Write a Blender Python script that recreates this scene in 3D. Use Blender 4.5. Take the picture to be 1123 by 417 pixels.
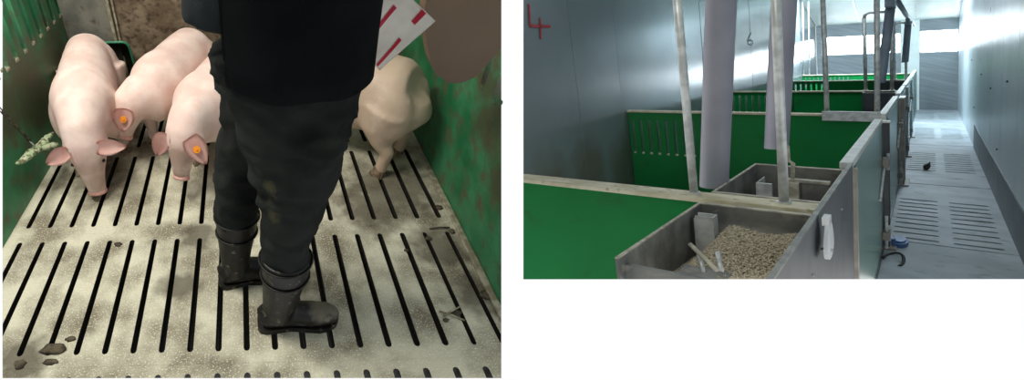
import bpy, bmesh, math, random
import numpy as np
from mathutils import Vector, Matrix, noise
from mathutils.geometry import tessellate_polygon

random.seed(7)
for o in list(bpy.data.objects):
    bpy.data.objects.remove(o, do_unlink=True)
S = bpy.context.scene
COL = S.collection

# ------------------------------------------------------------------ camera
CAM = Vector((0.0, 0.0, 1.4516))
cd = bpy.data.cameras.new('camera')
cam = bpy.data.objects.new('camera', cd)
COL.objects.link(cam)
ax, ay, az = Vector((.99966, -.01635, -.02020)), Vector((.02599, .62890, .77706)), Vector((0, -.77733, .62910))
cam.matrix_world = Matrix(((ax.x, ay.x, az.x, CAM.x), (ax.y, ay.y, az.y, CAM.y), (ax.z, ay.z, az.z, CAM.z), (0, 0, 0, 1)))
cd.sensor_width = 36
cd.lens = 500 / 1123 * 36
cd.shift_x = (561.5 - 290) / 1123
cd.shift_y = (205 - 208.5) / 1123
cd.clip_start = .02
cd.clip_end = 200
S.camera = cam

# ------------------------------------------------------------------ world, exposure
w = bpy.data.worlds.new('world')
S.world = w
w.use_nodes = True
w.node_tree.nodes['Background'].inputs[0].default_value = (1, 1, 1, 1)
w.node_tree.nodes['Background'].inputs[1].default_value = 1.0
S.view_settings.view_transform = 'Standard'
S.view_settings.look = 'None'
S.view_settings.gamma = 1
S.view_settings.use_curve_mapping = False
S.view_settings.exposure = 0.0

# frame of the feeding aisle: lateral, along the aisle, up (an old building, not quite square)
RS = 1.4
EU, EV, EW = Vector((.7403, -.6045, .2942)), Vector((.8177, .5250, -.2359)), Vector((-.2068, .4779, .8537))


def R(u, v, w):
    return CAM + RS * (u * EU + v * EV + w * EW)


def area(name, loc, target, sx, sy, power, color):
    l = bpy.data.lights.new(name, 'AREA')
    l.shape = 'RECTANGLE'
    l.size, l.size_y, l.energy, l.color = sx, sy, power, color
    o = bpy.data.objects.new(name, l)
    COL.objects.link(o)
    o.location = loc
    o.rotation_euler = (Vector(target) - Vector(loc)).to_track_quat('-Z', 'Y').to_euler()
    return o


area('pen_strip_light', (-1.05, 1.35, 2.44), (-.35, 1.7, 0), 1.5, .25, 62, (1, .96, .86))
area('aisle_fill_light', R(-.3, 16, 1.45), R(-.2, 16, -1.5), 1.6, 6.0, 1250, (.76, .90, 1))  # unseen fill, added to brighten the far end of the aisle
area('pen_row_fill', R(-.7, 8, 2.6), R(-.7, 8, -1.5), 1.6, 6.0, 220, (.88, .96, 1))  # unseen fill, added to lift the middle green partitions

# ------------------------------------------------------------------ section planes of the two cut-away rooms
CUT = {'A_right': (Vector((-.887, .373, -.272)), 1), 'A_left': (Vector((-.867, -.373, .331)), -1),
       'A_front': (Vector((-.024, -.881, -.473)), -1), 'B_left': (Vector((-.869, .398, -.293)), -1),
       'B_front': (Vector((-.025, -.771, -.636)), -1)}


def cut(bm, *names):
    for k in names:
        nrm, s = CUT[k]
        r = bmesh.ops.bisect_plane(bm, geom=bm.verts[:] + bm.edges[:] + bm.faces[:], plane_co=CAM, plane_no=nrm,
                                   clear_outer=(s < 0), clear_inner=(s > 0))
        ed = [e for e in r['geom_cut'] if isinstance(e, bmesh.types.BMEdge)]
        if ed:
            try:
                bmesh.ops.edgenet_fill(bm, edges=ed)
            except Exception:
                pass
    return bm


# ------------------------------------------------------------------ object helpers
WORG = {}


def obj(name, geo, mat, parent=None, smooth=False, org=None, label=None):
    me = geo
    if isinstance(geo, bmesh.types.BMesh):
        me = bpy.data.meshes.new(name)
        bmesh.ops.recalc_face_normals(geo, faces=geo.faces[:])
        geo.to_mesh(me)
        geo.free()
    n = len(me.vertices)
    co = np.empty(n * 3, np.float32)
    me.vertices.foreach_get('co', co)
    co = co.reshape(-1, 3)
    if org is None:
        c = (co.min(0) + co.max(0)) / 2 if n else np.zeros(3)
        org = Vector((c[0], c[1], co[:, 2].min() if n else 0)) if parent is None else Vector(c)
    org = Vector(org)
    co -= np.array(org, np.float32)
    me.vertices.foreach_set('co', co.ravel())
    me.update()
    if mat is not None:
        me.materials.clear()
        me.materials.append(mat)
    me.polygons.foreach_set('use_smooth', [bool(smooth)] * len(me.polygons))
    o = bpy.data.objects.new(name, me)
    COL.objects.link(o)
    if parent is not None:
        o.parent = parent
        o.location = org - WORG[parent.name]
    else:
        o.location = org
    WORG[o.name] = org
    if label:
        o['label'] = label
    return o


def thing(name, label, cat, loc, group=None, kind=None):
    o = bpy.data.objects.new(name, None)
    o.empty_display_size = .05
    COL.objects.link(o)
    o.location = loc
    WORG[o.name] = Vector(loc)
    return tag(o, label, cat, group, kind)


def tag(o, label, cat=None, group=None, kind=None):
    o['label'] = label
    if cat:
        o['category'] = cat
    if group:
        o['group'] = group
    if kind:
        o['kind'] = kind
    return o


def struct(o, label, cat):
    return tag(o, label, cat, None, 'structure')


# ------------------------------------------------------------------ shape helpers
def hexa(bm, p):
    v = [bm.verts.new(q) for q in p]
    for f in ((0, 1, 2, 3), (7, 6, 5, 4), (0, 4, 5, 1), (1, 5, 6, 2), (2, 6, 7, 3), (3, 7, 4, 0)):
        bm.faces.new([v[i] for i in f])
    return v


def ident(x, y, z):
    return Vector((x, y, z))


def box(x0, x1, y0, y1, z0, z1, f=ident, bevel=0, bm=None):
    b = bm or bmesh.new()
    t = bmesh.new()
    hexa(t, [f(x0, y0, z0), f(x1, y0, z0), f(x1, y1, z0), f(x0, y1, z0), f(x0, y0, z1), f(x1, y0, z1), f(x1, y1, z1), f(x0, y1, z1)])
    if bevel:
        bmesh.ops.bevel(t, geom=t.edges[:], offset=bevel, segments=2, affect='EDGES', profile=.5)
    me = bpy.data.meshes.new('t')
    t.to_mesh(me)
    t.free()
    b.from_mesh(me)
    bpy.data.meshes.remove(me)
    return b


def tube(pts, r, n=12, bm=None, closed=False):
    b = bm or bmesh.new()
    pts = [Vector(p) for p in pts]
    rs = r if isinstance(r, (list, tuple)) else [r] * len(pts)
    rings = []
    ref = None
    m = len(pts)
    for i, p in enumerate(pts):
        if closed:
            t = pts[(i + 1) % m] - pts[i - 1]
        else:
            t = pts[min(i + 1, m - 1)] - pts[max(i - 1, 0)]
        t.normalize()
        if ref is None:
            ref = Vector((0, 0, 1)) if abs(t.z) < .9 else Vector((1, 0, 0))
        s = t.cross(ref).normalized()
        ref = s.cross(t).normalized()
        rings.append([b.verts.new(p + rs[i] * (math.cos(a) * s + math.sin(a) * ref)) for a in [2 * math.pi * k / n for k in range(n)]])
    for i in range(m if closed else m - 1):
        A, B = rings[i], rings[(i + 1) % m]
        for k in range(n):
            b.faces.new((A[k], A[(k + 1) % n], B[(k + 1) % n], B[k]))
    if not closed:
        b.faces.new(rings[0][::-1])
        b.faces.new(rings[-1])
    return b


def loft(st, up=(0, 0, 1), n=24, bm=None, power=2.0):
    """st: (x, y, z, half width, half height); rings square to the path"""
    b = bm or bmesh.new()
    up = Vector(up)
    P = [Vector(s[:3]) for s in st]
    rings = []
    for i, s in enumerate(st):
        t = (P[min(i + 1, len(P) - 1)] - P[max(i - 1, 0)]).normalized()
        side = up.cross(t).normalized()
        nn = t.cross(side).normalized()
        ring = []
        for k in range(n):
            a = 2 * math.pi * k / n
            c, sn = math.cos(a), math.sin(a)
            e = 2 / power
            ring.append(b.verts.new(P[i] + side * s[3] * math.copysign(abs(c) ** e, c) + nn * s[4] * math.copysign(abs(sn) ** e, sn)))
        rings.append(ring)
    for A, B in zip(rings, rings[1:]):
        for k in range(n):
            b.faces.new((A[k], A[(k + 1) % n], B[(k + 1) % n], B[k]))
    b.faces.new(rings[0][::-1])
    b.faces.new(rings[-1])
    return b


def ball(c, rx, ry, rz, bm=None, seg=16):
    b = bm or bmesh.new()
    bmesh.ops.create_uvsphere(b, u_segments=seg, v_segments=seg // 2 + 2, radius=1, matrix=Matrix.Translation(c) @ Matrix.Diagonal((rx, ry, rz, 1)))
    return b


def holes_plate(outer, holes, top, bot):
    """plate with through holes; outer / holes are 2-D loops, top / bot map 2-D -> 3-D"""
    bm = bmesh.new()
    loops = [outer] + holes
    flat = [p for l in loops for p in l]
    tri = tessellate_polygon([[Vector((p[0], p[1], 0)) for p in l] for l in loops])
    vt = [bm.verts.new(top(*p)) for p in flat]
    vb = [bm.verts.new(bot(*p)) for p in flat]
    for t in tri:
        try:
            bm.faces.new([vt[i] for i in t])
            bm.faces.new([vb[i] for i in reversed(t)])
        except ValueError:
            pass
    k = 0
    for l in loops:
        m = len(l)
        for i in range(m):
            a, c = k + i, k + (i + 1) % m
            bm.faces.new((vt[a], vt[c], vb[c], vb[a]))
        k += m
    return bm


def slot2d(x0, x1, y0, y1, n=4, along='y', shear=0.0):
    """rounded slot loop"""
    pts = []
    if along == 'y':
        c, r = (x0 + x1) / 2, (x1 - x0) / 2
        for k in range(n + 1):
            a = math.pi * k / n
            pts.append((c + r * math.cos(a), y1 - r + r * math.sin(a)))
        for k in range(n + 1):
            a = math.pi + math.pi * k / n
            pts.append((c + r * math.cos(a), y0 + r + r * math.sin(a)))
        return [(x + shear * (y - y0), y) for x, y in pts]
    return [(y, x) for x, y in slot2d(y0, y1, x0, x1, n, 'y')]


def bake(name, bm, voxel, smooth=6, disp=0.0, dsize=.1):
    """weld overlapping shapes into one continuous surface"""
    me = bpy.data.meshes.new('raw')
    bmesh.ops.recalc_face_normals(bm, faces=bm.faces[:])
    bm.to_mesh(me)
    bm.free()
    o = bpy.data.objects.new('raw', me)
    COL.objects.link(o)
    m = o.modifiers.new('r', 'REMESH')
    m.mode = 'VOXEL'
    m.voxel_size = voxel
    if smooth:
        m = o.modifiers.new('s', 'SMOOTH')
        m.factor = .5
        m.iterations = smooth
    dg = bpy.context.evaluated_depsgraph_get()
    dg.update()
    out = bpy.data.meshes.new_from_object(o.evaluated_get(dg))
    out.name = name
    bpy.data.objects.remove(o, do_unlink=True)
    bpy.data.meshes.remove(me)
    if disp:
        n = len(out.vertices)
        co = np.empty(n * 3, np.float32)
        no = np.empty(n * 3, np.float32)
        out.vertices.foreach_get('co', co)
        out.vertices.foreach_get('normal', no)
        co = co.reshape(-1, 3)
        no = no.reshape(-1, 3)
        for i in range(n):
            q = Vector(co[i]) / dsize
            q.z *= 1.6
            q.z += .8 * noise.noise(q * .5)
            d = 1 - abs(noise.noise(q)) * 2.2 + .4 * noise.noise(q * 2.3)
            co[i] += no[i] * disp * (d - .5)
        out.vertices.foreach_set('co', co.ravel())
        out.update()
    return out


# ------------------------------------------------------------------ materials
def lin(c):
    return tuple(((v / 255 + .055) / 1.055) ** 2.4 if v > 10 else v / 255 / 12.92 for v in c) + (1,)


def mat(name, c1, c2=None, scale=8, rough=.6, metal=0, bump=0, bscale=60, lo=.4, hi=.6, detail=6, spec=.5, c3=None, s3=40, lo3=.55, hi3=.62, sss=0, coat=0, stretch=None, rvar=0):
    m = bpy.data.materials.new(name)
    m.use_nodes = True
    nt = m.node_tree
    b = nt.nodes['Principled BSDF']
    b.inputs['Roughness'].default_value = rough
    b.inputs['Metallic'].default_value = metal
    b.inputs['Specular IOR Level'].default_value = spec
    b.inputs['Coat Weight'].default_value = coat
    if sss:
        b.inputs['Subsurface Weight'].default_value = sss
        b.inputs['Subsurface Radius'].default_value = (.02, .008, .005)
        b.inputs['Subsurface Scale'].default_value = 1
    geo = nt.nodes.new('ShaderNodeNewGeometry')
    vec = geo.outputs['Position']
    if stretch:
        mp = nt.nodes.new('ShaderNodeMapping')
        mp.inputs['Scale'].default_value = stretch
        nt.links.new(vec, mp.inputs[0])
        vec = mp.outputs[0]

    def nz(sc, d=detail):
        t = nt.nodes.new('ShaderNodeTexNoise')
        t.inputs['Scale'].default_value = sc
        t.inputs['Detail'].default_value = d
        nt.links.new(vec, t.inputs['Vector'])
        return t.outputs['Fac']

    def ramp(f, a, c, p, q):
        r = nt.nodes.new('ShaderNodeValToRGB')
        r.color_ramp.elements[0].position, r.color_ramp.elements[0].color = p, a
        r.color_ramp.elements[1].position, r.color_ramp.elements[1].color = q, c
        nt.links.new(f, r.inputs[0])
        return r.outputs[0]
    if c2 is None:
        b.inputs['Base Color'].default_value = c1
        col = None
    else:
        col = ramp(nz(scale), c1, c2, lo, hi)
        if c3 is not None:
            mx = nt.nodes.new('ShaderNodeMix')
            mx.data_type = 'RGBA'
            f = ramp(nz(s3), (0, 0, 0, 1), (1, 1, 1, 1), lo3, hi3)
            nt.links.new(f, mx.inputs[0])
            nt.links.new(col, mx.inputs[6])
            mx.inputs[7].default_value = c3
            col = mx.outputs[2]
        nt.links.new(col, b.inputs['Base Color'])
    if rvar:
        mr = nt.nodes.new('ShaderNodeMapRange')
        mr.inputs[3].default_value = rough - rvar
        mr.inputs[4].default_value = rough + rvar
        nt.links.new(nz(scale * 1.7), mr.inputs[0])
        nt.links.new(mr.outputs[0], b.inputs['Roughness'])
    if bump:
        bp = nt.nodes.new('ShaderNodeBump')
        bp.inputs['Strength'].default_value = bump
        bp.inputs['Distance'].default_value = .01
        nt.links.new(nz(bscale, 4), bp.inputs['Height'])
        nt.links.new(bp.outputs[0], b.inputs['Normal'])
    m['col'] = 1
    return m


def add_patches(m, centres, color, noise_scale=6, amount=.9):
    """stains, or painted shade, with an outline of their own: (x, y, z, radius) in metres"""
    nt = m.node_tree
    b = nt.nodes['Principled BSDF']
    geo = nt.nodes.new('ShaderNodeNewGeometry')
    tn = nt.nodes.new('ShaderNodeTexNoise')
    tn.inputs['Scale'].default_value = noise_scale
    tn.inputs['Detail'].default_value = 7
    nt.links.new(geo.outputs['Position'], tn.inputs['Vector'])
    tot = None
    for (x, y, z, r) in centres:
        d = nt.nodes.new('ShaderNodeVectorMath')
        d.operation = 'DISTANCE'
        nt.links.new(geo.outputs['Position'], d.inputs[0])
        d.inputs[1].default_value = (x, y, z)
        mr = nt.nodes.new('ShaderNodeMapRange')
        mr.inputs[1].default_value = r
        mr.inputs[2].default_value = r * .15
        nt.links.new(d.outputs['Value'], mr.inputs[0])
        if tot is None:
            tot = mr.outputs[0]
        else:
            a = nt.nodes.new('ShaderNodeMath')
            a.operation = 'MAXIMUM'
            nt.links.new(tot, a.inputs[0])
            nt.links.new(mr.outputs[0], a.inputs[1])
            tot = a.outputs[0]
    a = nt.nodes.new('ShaderNodeMath')
    a.operation = 'ADD'
    nt.links.new(tot, a.inputs[0])
    nt.links.new(tn.outputs['Fac'], a.inputs[1])
    mr = nt.nodes.new('ShaderNodeMapRange')
    mr.inputs[1].default_value = .78
    mr.inputs[2].default_value = 1.28
    mr.inputs[4].default_value = amount
    nt.links.new(a.outputs[0], mr.inputs[0])
    mx = nt.nodes.new('ShaderNodeMix')
    mx.data_type = 'RGBA'
    nt.links.new(mr.outputs[0], mx.inputs[0])
    src = b.inputs['Base Color'].links[0].from_socket
    nt.links.new(src, mx.inputs[6])
    mx.inputs[7].default_value = color
    nt.links.new(mx.outputs[2], b.inputs['Base Color'])


def emat(name, c, s):
    m = bpy.data.materials.new(name)
    m.use_nodes = True
    b = m.node_tree.nodes['Principled BSDF']
    b.inputs['Base Color'].default_value = c
    b.inputs['Emission Color'].default_value = c
    b.inputs['Emission Strength'].default_value = s
    return m


MT = {}
MT['concrete'] = mat('dusty_concrete', lin((132, 124, 104)), lin((208, 204, 182)), 5.5, .85, bump=.6, bscale=90, lo=.36, hi=.60, detail=12, c3=lin((226, 224, 208)), s3=170, lo3=.56, hi3=.66)
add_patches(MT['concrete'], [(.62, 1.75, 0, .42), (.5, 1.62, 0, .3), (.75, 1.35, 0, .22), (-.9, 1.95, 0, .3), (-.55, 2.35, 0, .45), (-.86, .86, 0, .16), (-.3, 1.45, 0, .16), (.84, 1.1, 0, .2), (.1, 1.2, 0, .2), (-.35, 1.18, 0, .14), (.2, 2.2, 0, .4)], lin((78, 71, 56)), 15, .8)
MT['slurry'] = mat('slurry_coat', lin((26, 23, 19)), lin((44, 39, 32)), 20, .7)
MT['pit'] = mat('pit_slurry', lin((14, 13, 11)), lin((24, 21, 17)), 6, .9)
MT['green_l'] = mat('green_pen_board', lin((30, 108, 66)), lin((66, 140, 98)), 4, .45, bump=.25, bscale=40, c3=lin((92, 88, 66)), s3=14, lo3=.5, hi3=.72)
add_patches(MT['green_l'], [(-1.16, 2.1, .42, .42), (-1.16, 2.5, .42, .4), (-1.16, 1.85, .45, .3), (.88, 1.5, .5, .22), (.88, 1.62, .62, .16), (.88, 1.3, .36, .16)], lin((78, 74, 54)), 9, .8)
MT['slot_shade'] = mat('slot_shade_green', lin((16, 46, 32)), lin((24, 58, 40)), 6, .7)  # dark green standing in for the shade behind the wall slots
MT['grey_panel'] = mat('grey_metal_panel', lin((96, 96, 90)), lin((124, 122, 112)), 6, .5, bump=.2, bscale=50, c3=lin((82, 74, 58)), s3=18, lo3=.55, hi3=.75)
MT['dirty_wall'] = mat('soiled_concrete_wall', lin((92, 76, 58)), lin((132, 118, 98)), 9, .85, bump=.6, bscale=40, lo=.35, hi=.65, c3=lin((66, 52, 38)), s3=22, lo3=.5, hi3=.66)
MT['edge'] = mat('pale_edge_strip', lin((170, 165, 145)), lin((130, 122, 100)), 30, .6)
MT['skin'] = mat('pig_skin', lin((224, 194, 184)), lin((236, 213, 203)), 9, .55, bump=.25, bscale=180, sss=.12, c3=lin((224, 192, 182)), s3=14, lo3=.55, hi3=.8)
for k, dirt_shade, col, am in (('skin_a', [(-.81, 1.74, .22, .12), (-.80, 1.70, .12, .1), (-1.05, 2.0, .42, .12), (-.72, 1.97, .40, .1)], (150, 122, 104), .55),
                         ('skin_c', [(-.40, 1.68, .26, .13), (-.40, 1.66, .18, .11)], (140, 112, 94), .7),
                         ('skin_d_shaded', [(.66, 1.95, .15, .6), (.75, 2.0, .5, .7), (.6, 2.0, .35, .7)], (176, 156, 130), .8)):  # last entry: brown patches paint the right-back shade onto this pig
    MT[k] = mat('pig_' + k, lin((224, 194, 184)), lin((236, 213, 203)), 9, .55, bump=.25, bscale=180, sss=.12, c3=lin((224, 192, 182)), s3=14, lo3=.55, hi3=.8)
    add_patches(MT[k], dirt_shade, lin(col), 14, am)
MT['ear'] = mat('pig_ear_skin', lin((230, 184, 176)), lin((240, 204, 195)), 14, .55, sss=.2)
MT['snout'] = mat('pig_snout_skin', lin((222, 172, 162)), lin((204, 150, 138)), 30, .4, bump=.3, bscale=120)
MT['dark'] = mat('dark_gap', lin((18, 14, 12)), rough=.5)
MT['eye'] = mat('pig_eye', lin((30, 18, 14)), rough=.1)
MT['hoof'] = mat('hoof_horn', lin((96, 80, 62)), lin((140, 122, 98)), 40, .6)
MT['tag'] = mat('orange_tag', lin((240, 150, 40)), rough=.4)
MT['trouser'] = mat('black_trouser_cloth', lin((22, 24, 23)), lin((36, 39, 37)), 5, .85, bump=.3, bscale=300, spec=.08, c3=lin((40, 41, 37)), s3=9, lo3=.62, hi3=.78)
MT['jacket'] = mat('black_jacket_cloth', lin((34, 37, 39)), lin((44, 48, 50)), 5, .8, spec=.08, bump=.2, bscale=300)
MT['panel'] = mat('black_panel_cloth', lin((19, 21, 23)), lin((26, 29, 31)), 5, .8, spec=.08, bump=.2, bscale=300)
MT['boot'] = mat('black_rubber', lin((13, 13, 12)), lin((24, 23, 21)), 10, .42, spec=.3, c3=lin((120, 115, 100)), s3=40, lo3=.62, hi3=.75, bump=.15, bscale=40)
add_patches(MT['boot'], [(.20, .99, .09, .08), (.24, 1.0, .07, .06)], lin((128, 122, 106)), 30, .6)
add_patches(MT['trouser'], [(-.005, .905, .70, .05), (.0, .90, .65, .055), (.01, .90, .60, .05)], lin((92, 88, 60)), 25, .75)
MT['human'] = mat('person_skin', lin((196, 150, 128)), lin((208, 164, 142)), 14, .5, sss=.1)
MT['hair'] = mat('dark_hair', lin((34, 26, 20)), rough=.5)
MT['paper'] = mat('white_sheet', lin((226, 222, 214)), lin((238, 236, 230)), 12, .35)
MT['redline'] = mat('red_print', lin((206, 30, 66)), rough=.5)
MT['brown'] = mat('brown_board', lin((92, 74, 57)), lin((103, 84, 66)), 3, .7)
MT['drinker_rim'] = mat('green_plastic_rim', lin((40, 118, 86)), lin((56, 136, 102)), 12, .4)
MT['drinker_in'] = mat('dark_bowl_plastic', lin((34, 36, 32)), lin((50, 50, 44)), 8, .35)
MT['chain'] = mat('rusty_chain', lin((56, 50, 44)), lin((92, 80, 66)), 40, .5, metal=.6)
MT['toy'] = mat('chewed_plastic', lin((150, 168, 130)), lin((190, 198, 166)), 25, .6, bump=.5, bscale=80, c3=lin((92, 84, 60)), s3=50, lo3=.5, hi3=.62)
MT['dung'] = mat('dung', lin((58, 50, 38)), lin((92, 82, 64)), 40, .85, bump=.6, bscale=90)
# feeding aisle
MT['b_wall'] = mat('grey_wall_sheet', lin((106, 117, 119)), lin((114, 125, 127)), .6, .2, spec=.6, rvar=.05)
add_patches(MT['b_wall'], [tuple(R(-1.8, v, -1.1)) + (.9,) for v in (2.6, 3.4, 4.2, 5.0, 5.8, 6.6)], lin((96, 92, 82)), 2, .8)
MT['b_wall_lit'] = mat('lit_wall_sheet', lin((188, 200, 206)), lin((198, 210, 216)), 1.2, .3, spec=.7, rvar=.06)  # same sheet as the side wall, stronger light painted in as paler colour
MT['b_far'] = mat('far_wall_boards', lin((126, 134, 138)), lin((140, 148, 152)), 2, .55, stretch=(.4, .4, 8))
MT['b_ceiling'] = mat('white_ceiling_sheet', lin((212, 222, 216)), lin((222, 230, 226)), 2, .5)
MT['b_green'] = mat('bright_green_board', lin((5, 108, 48)), lin((8, 120, 57)), 1.2, .45, spec=.2, bump=.05, bscale=8, c3=lin((30, 84, 46)), s3=5, lo3=.6, hi3=.8)
MT['rail'] = mat('cream_top_rail', lin((186, 178, 148)), lin((212, 206, 182)), 10, .55, bump=.2, bscale=40, c3=lin((136, 126, 100)), s3=20, lo3=.6, hi3=.7)
MT['galv'] = mat('galvanised_steel', lin((176, 180, 180)), lin((208, 212, 212)), 18, .42, metal=.3, rvar=.1)
MT['pvc'] = mat('grey_plastic_pipe', lin((134, 134, 146)), lin((146, 146, 158)), 3, .4)
MT['pvc_dark'] = mat('dark_plastic_pipe', lin((112, 120, 132)), lin((126, 134, 146)), 3, .4)
MT['tray'] = mat('grey_trough_sheet', lin((98, 100, 98)), lin((132, 132, 126)), 7, .45, metal=.2, c3=lin((150, 146, 134)), s3=16, lo3=.6, hi3=.75, bump=.15, bscale=60)
MT['tray_dark'] = mat('dark_trough_sheet', lin((54, 58, 62)), lin((70, 74, 78)), 5, .45)
MT['rim'] = mat('worn_rim', lin((190, 186, 170)), lin((150, 146, 134)), 20, .5)
MT['pellet'] = mat('feed_pellet', lin((158, 148, 128)), lin((206, 196, 174)), 90, .8, lo=.3, hi=.7)
MT['gate'] = mat('gate_sheet', lin((84, 122, 108)), lin((98, 134, 122)), 2, .22, spec=.8)
MT['gate_rail'] = mat('gate_rail_metal', lin((196, 200, 196)), lin((218, 220, 214)), 8, .4, metal=.2)
MT['b_floor'] = mat('aisle_concrete', lin((160, 170, 176)), lin((180, 190, 196)), 2.5, .5, bump=.15, bscale=30, spec=.5, c3=lin((120, 128, 132)), s3=7, lo3=.58, hi3=.75)
MT['b_post'] = mat('post_metal', lin((136, 130, 120)), lin((160, 154, 144)), 8, .5)
MT['grey_layer'] = mat('aisle_dark_grey', lin((92, 100, 106)), lin((108, 116, 122)), 3, .45)
MT['blue'] = mat('blue_plastic', lin((70, 110, 170)), rough=.4)
MT['black_rub'] = mat('black_hose_rubber', lin((40, 40, 40)), rough=.5)
MT['red_paint'] = mat('red_marking', lin((176, 40, 50)), lin((150, 34, 44)), 30, .6)
MT['dark_paint'] = mat('dark_marking', lin((50, 46, 54)), rough=.7)
MT['glow'] = emat('daylight_pane', (.86, .94, 1, 1), 12.0)
MT['white_disc'] = mat('white_disc_plastic', lin((196, 200, 204)), lin((210, 214, 216)), 10, .4)

# ================================================================== PIG PEN (left)
# slatted floor: slabs with real slots over a dark pit
XL, XR, YB = -1.16, .88, 2.72
fl = thing('floor', 'dusty slatted concrete floor of the pig pen', 'floor', (-.15, 1.7, -.1), kind='structure')
rows = [(.23, .802), (.882, 1.442), (1.532, 2.092), (2.182, 2.70)]
edges_y = [.5, .836, 1.487, 2.137, YB + .04]
for i, (a, b) in enumerate(rows):
    y0, y1 = edges_y[i] + .0003, edges_y[i + 1] - .0003
    a, b = a, min(b, y1 - .02)
    if i == 0:
        a = y0 + .02
    holes = []
    for k in range(-6, 17):
        x = -.6765 + .1 * k - .0305 * (a - .88)
        wd = .011 if k not in (14, 15) or i != 1 else .009
        if x - .03 > XL - .02 and x + .03 < XR + .0:
            holes.append(slot2d(x - wd, x + wd, a, b, shear=-.0305))
    bm = holes_plate([(XL - .04, y0), (XR + .03, y0), (XR + .03, y1), (XL - .04, y1)], holes,
                     lambda x, y: Vector((x, y, .0)), lambda x, y: Vector((x, y, -.10)))
    cut(bm, 'A_right', 'A_left', 'A_front')
    so = obj('slab', bm, MT['concrete'], fl)
    so.data.materials.append(MT['slurry'])      # the slot sides are coated with slurry
    for pl in so.data.polygons:
        c = pl.center + WORG[so.name]
        if abs(pl.normal.z) < .05 and XL + .005 < c.x < XR - .005 and y0 + .002 < c.y < y1 - .002:
            pl.material_index = 1
bm = box(-1.15, .86, .92, 2.72, -.5, -.48)
box(-1.15, -1.13, 1.5, 2.72, -.48, -.105, bm=bm)
box(-1.15, .86, 2.70, 2.72, -.48, -.105, bm=bm)
cut(bm, 'A_right', 'A_left', 'A_front')
obj('pit_bottom', bm, MT['pit'], fl)

rf = thing('ceiling_pen_added', 'white ceiling sheets over the pig pen', 'ceiling', (-.4, 1.6, 2.5), kind='structure')  # roof out of view, added to keep light from above off the pen
for k in range(4):
    obj('ceiling_sheet', box(-2.2 + .79 * k, -1.415 + .79 * k, -1.0, 3.6, 2.5, 2.54), MT['b_ceiling'], rf)  # sheets of the added roof, out of view

for nm, lb, q in (('wall_added_left', 'pale outer wall of the pig house beyond the left pen wall', (-2.26, -2.2, -1.0, 2.2, 0, 2.5)),  # added wall, out of view
                  ('wall_added_back', 'pale outer wall of the pig house beyond the back pen wall', (-1.95, .95, 3.6, 3.66, 0, 2.5)),  # added wall, out of view
                  ('wall_added_front', 'pale outer wall of the pig house behind the viewpoint', (-2.2, .95, -1.06, -1.0, 0, 2.5))):  # added wall, out of view
    struct(obj(nm, box(*q), MT['b_far']), lb, 'wall')  # walls out of view, added to cut the white fill on the pen

# left pen wall: green board with upright slots
wl = thing('wall_left', 'green slotted plastic pen wall on the left, soiled low down', 'wall', (XL, 2.1, 0), kind='structure')
holes = [slot2d(1.98 + .104 * k - .024, 1.98 + .104 * k + .024, .585, .93) for k in range(-5, 8)]
bm = holes_plate([(1.3, 0.001), (YB + .06, 0.001), (YB + .06, 1.0), (1.3, 1.0)], holes, lambda y, z: Vector((XL, y, z)), lambda y, z: Vector((XL - .03, y, z)))
cut(bm, 'A_left')
obj('board', bm, MT['green_l'], wl)
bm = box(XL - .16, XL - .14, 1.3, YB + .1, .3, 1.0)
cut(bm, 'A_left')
obj('slot_shade_sheet', bm, MT['slot_shade'], wl)  # dark sheet added so the slots read as shaded
for k in range(-1, 8):   # pale lip under each slot
    y = 1.98 + .104 * k
    obj('slot_lip', box(XL - .028, XL + .004, y - .018, y + .018, .572, .588, bevel=.004), MT['edge'], wl)

# back wall
wb = thing('wall_back', 'grey sheet and soiled brown concrete wall behind the pigs', 'wall', (0, YB, 0), kind='structure')
obj('panel', box(XL, -.877, YB, YB + .03, 0.001, 1.0), MT['grey_panel'], wb)
bm = box(-.872, .95, YB + .012, YB + .05, 0.001, 1.0)
cut(bm, 'A_right')
obj('panel', bm, MT['dirty_wall'], wb)
obj('edge_strip', box(-.884, -.866, YB - .012, YB + .012, 0.001, 1.0, bevel=.003), MT['edge'], wb)
obj('edge_strip', tube([(-.852, YB - .004, .02), (-.846, YB - .004, 1.0)], .006, 8), MT['edge'], wb)

# right pen wall
wr = thing('wall_right', 'green slotted plastic pen wall on the right behind the brown panel', 'wall', (XR, 1.8, 0), kind='structure')
holes = [slot2d(1.535 + .12 * k - .02, 1.535 + .12 * k + .02, .60, .93) for k in range(-1, 9)]
bm = holes_plate([(.85, 0.001), (YB, 0.001), (YB, 1.0), (.85, 1.0)], holes, lambda y, z: Vector((XR, y, z)), lambda y, z: Vector((XR + .03, y, z)))
cut(bm, 'A_right')
obj('board', bm, MT['green_l'], wr)
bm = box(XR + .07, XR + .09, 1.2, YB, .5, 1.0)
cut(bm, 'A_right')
obj('slot_shade_sheet', bm, MT['slot_shade'], wr)  # again a dark sheet in place of the shade behind the slots
for k in range(0, 8):
    y = 1.535 + .12 * k
    obj('slot_lip', box(XR - .004, XR + .028, y - .015, y + .015, .588, .604, bevel=.004), MT['green_l'], wr)
bm = box(XR - .03, XR - .002, .9, 2.0, 0, .012, bevel=.004)
cut(bm, 'A_right')
obj('floor_flange', bm, MT['edge'], wr)


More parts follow.
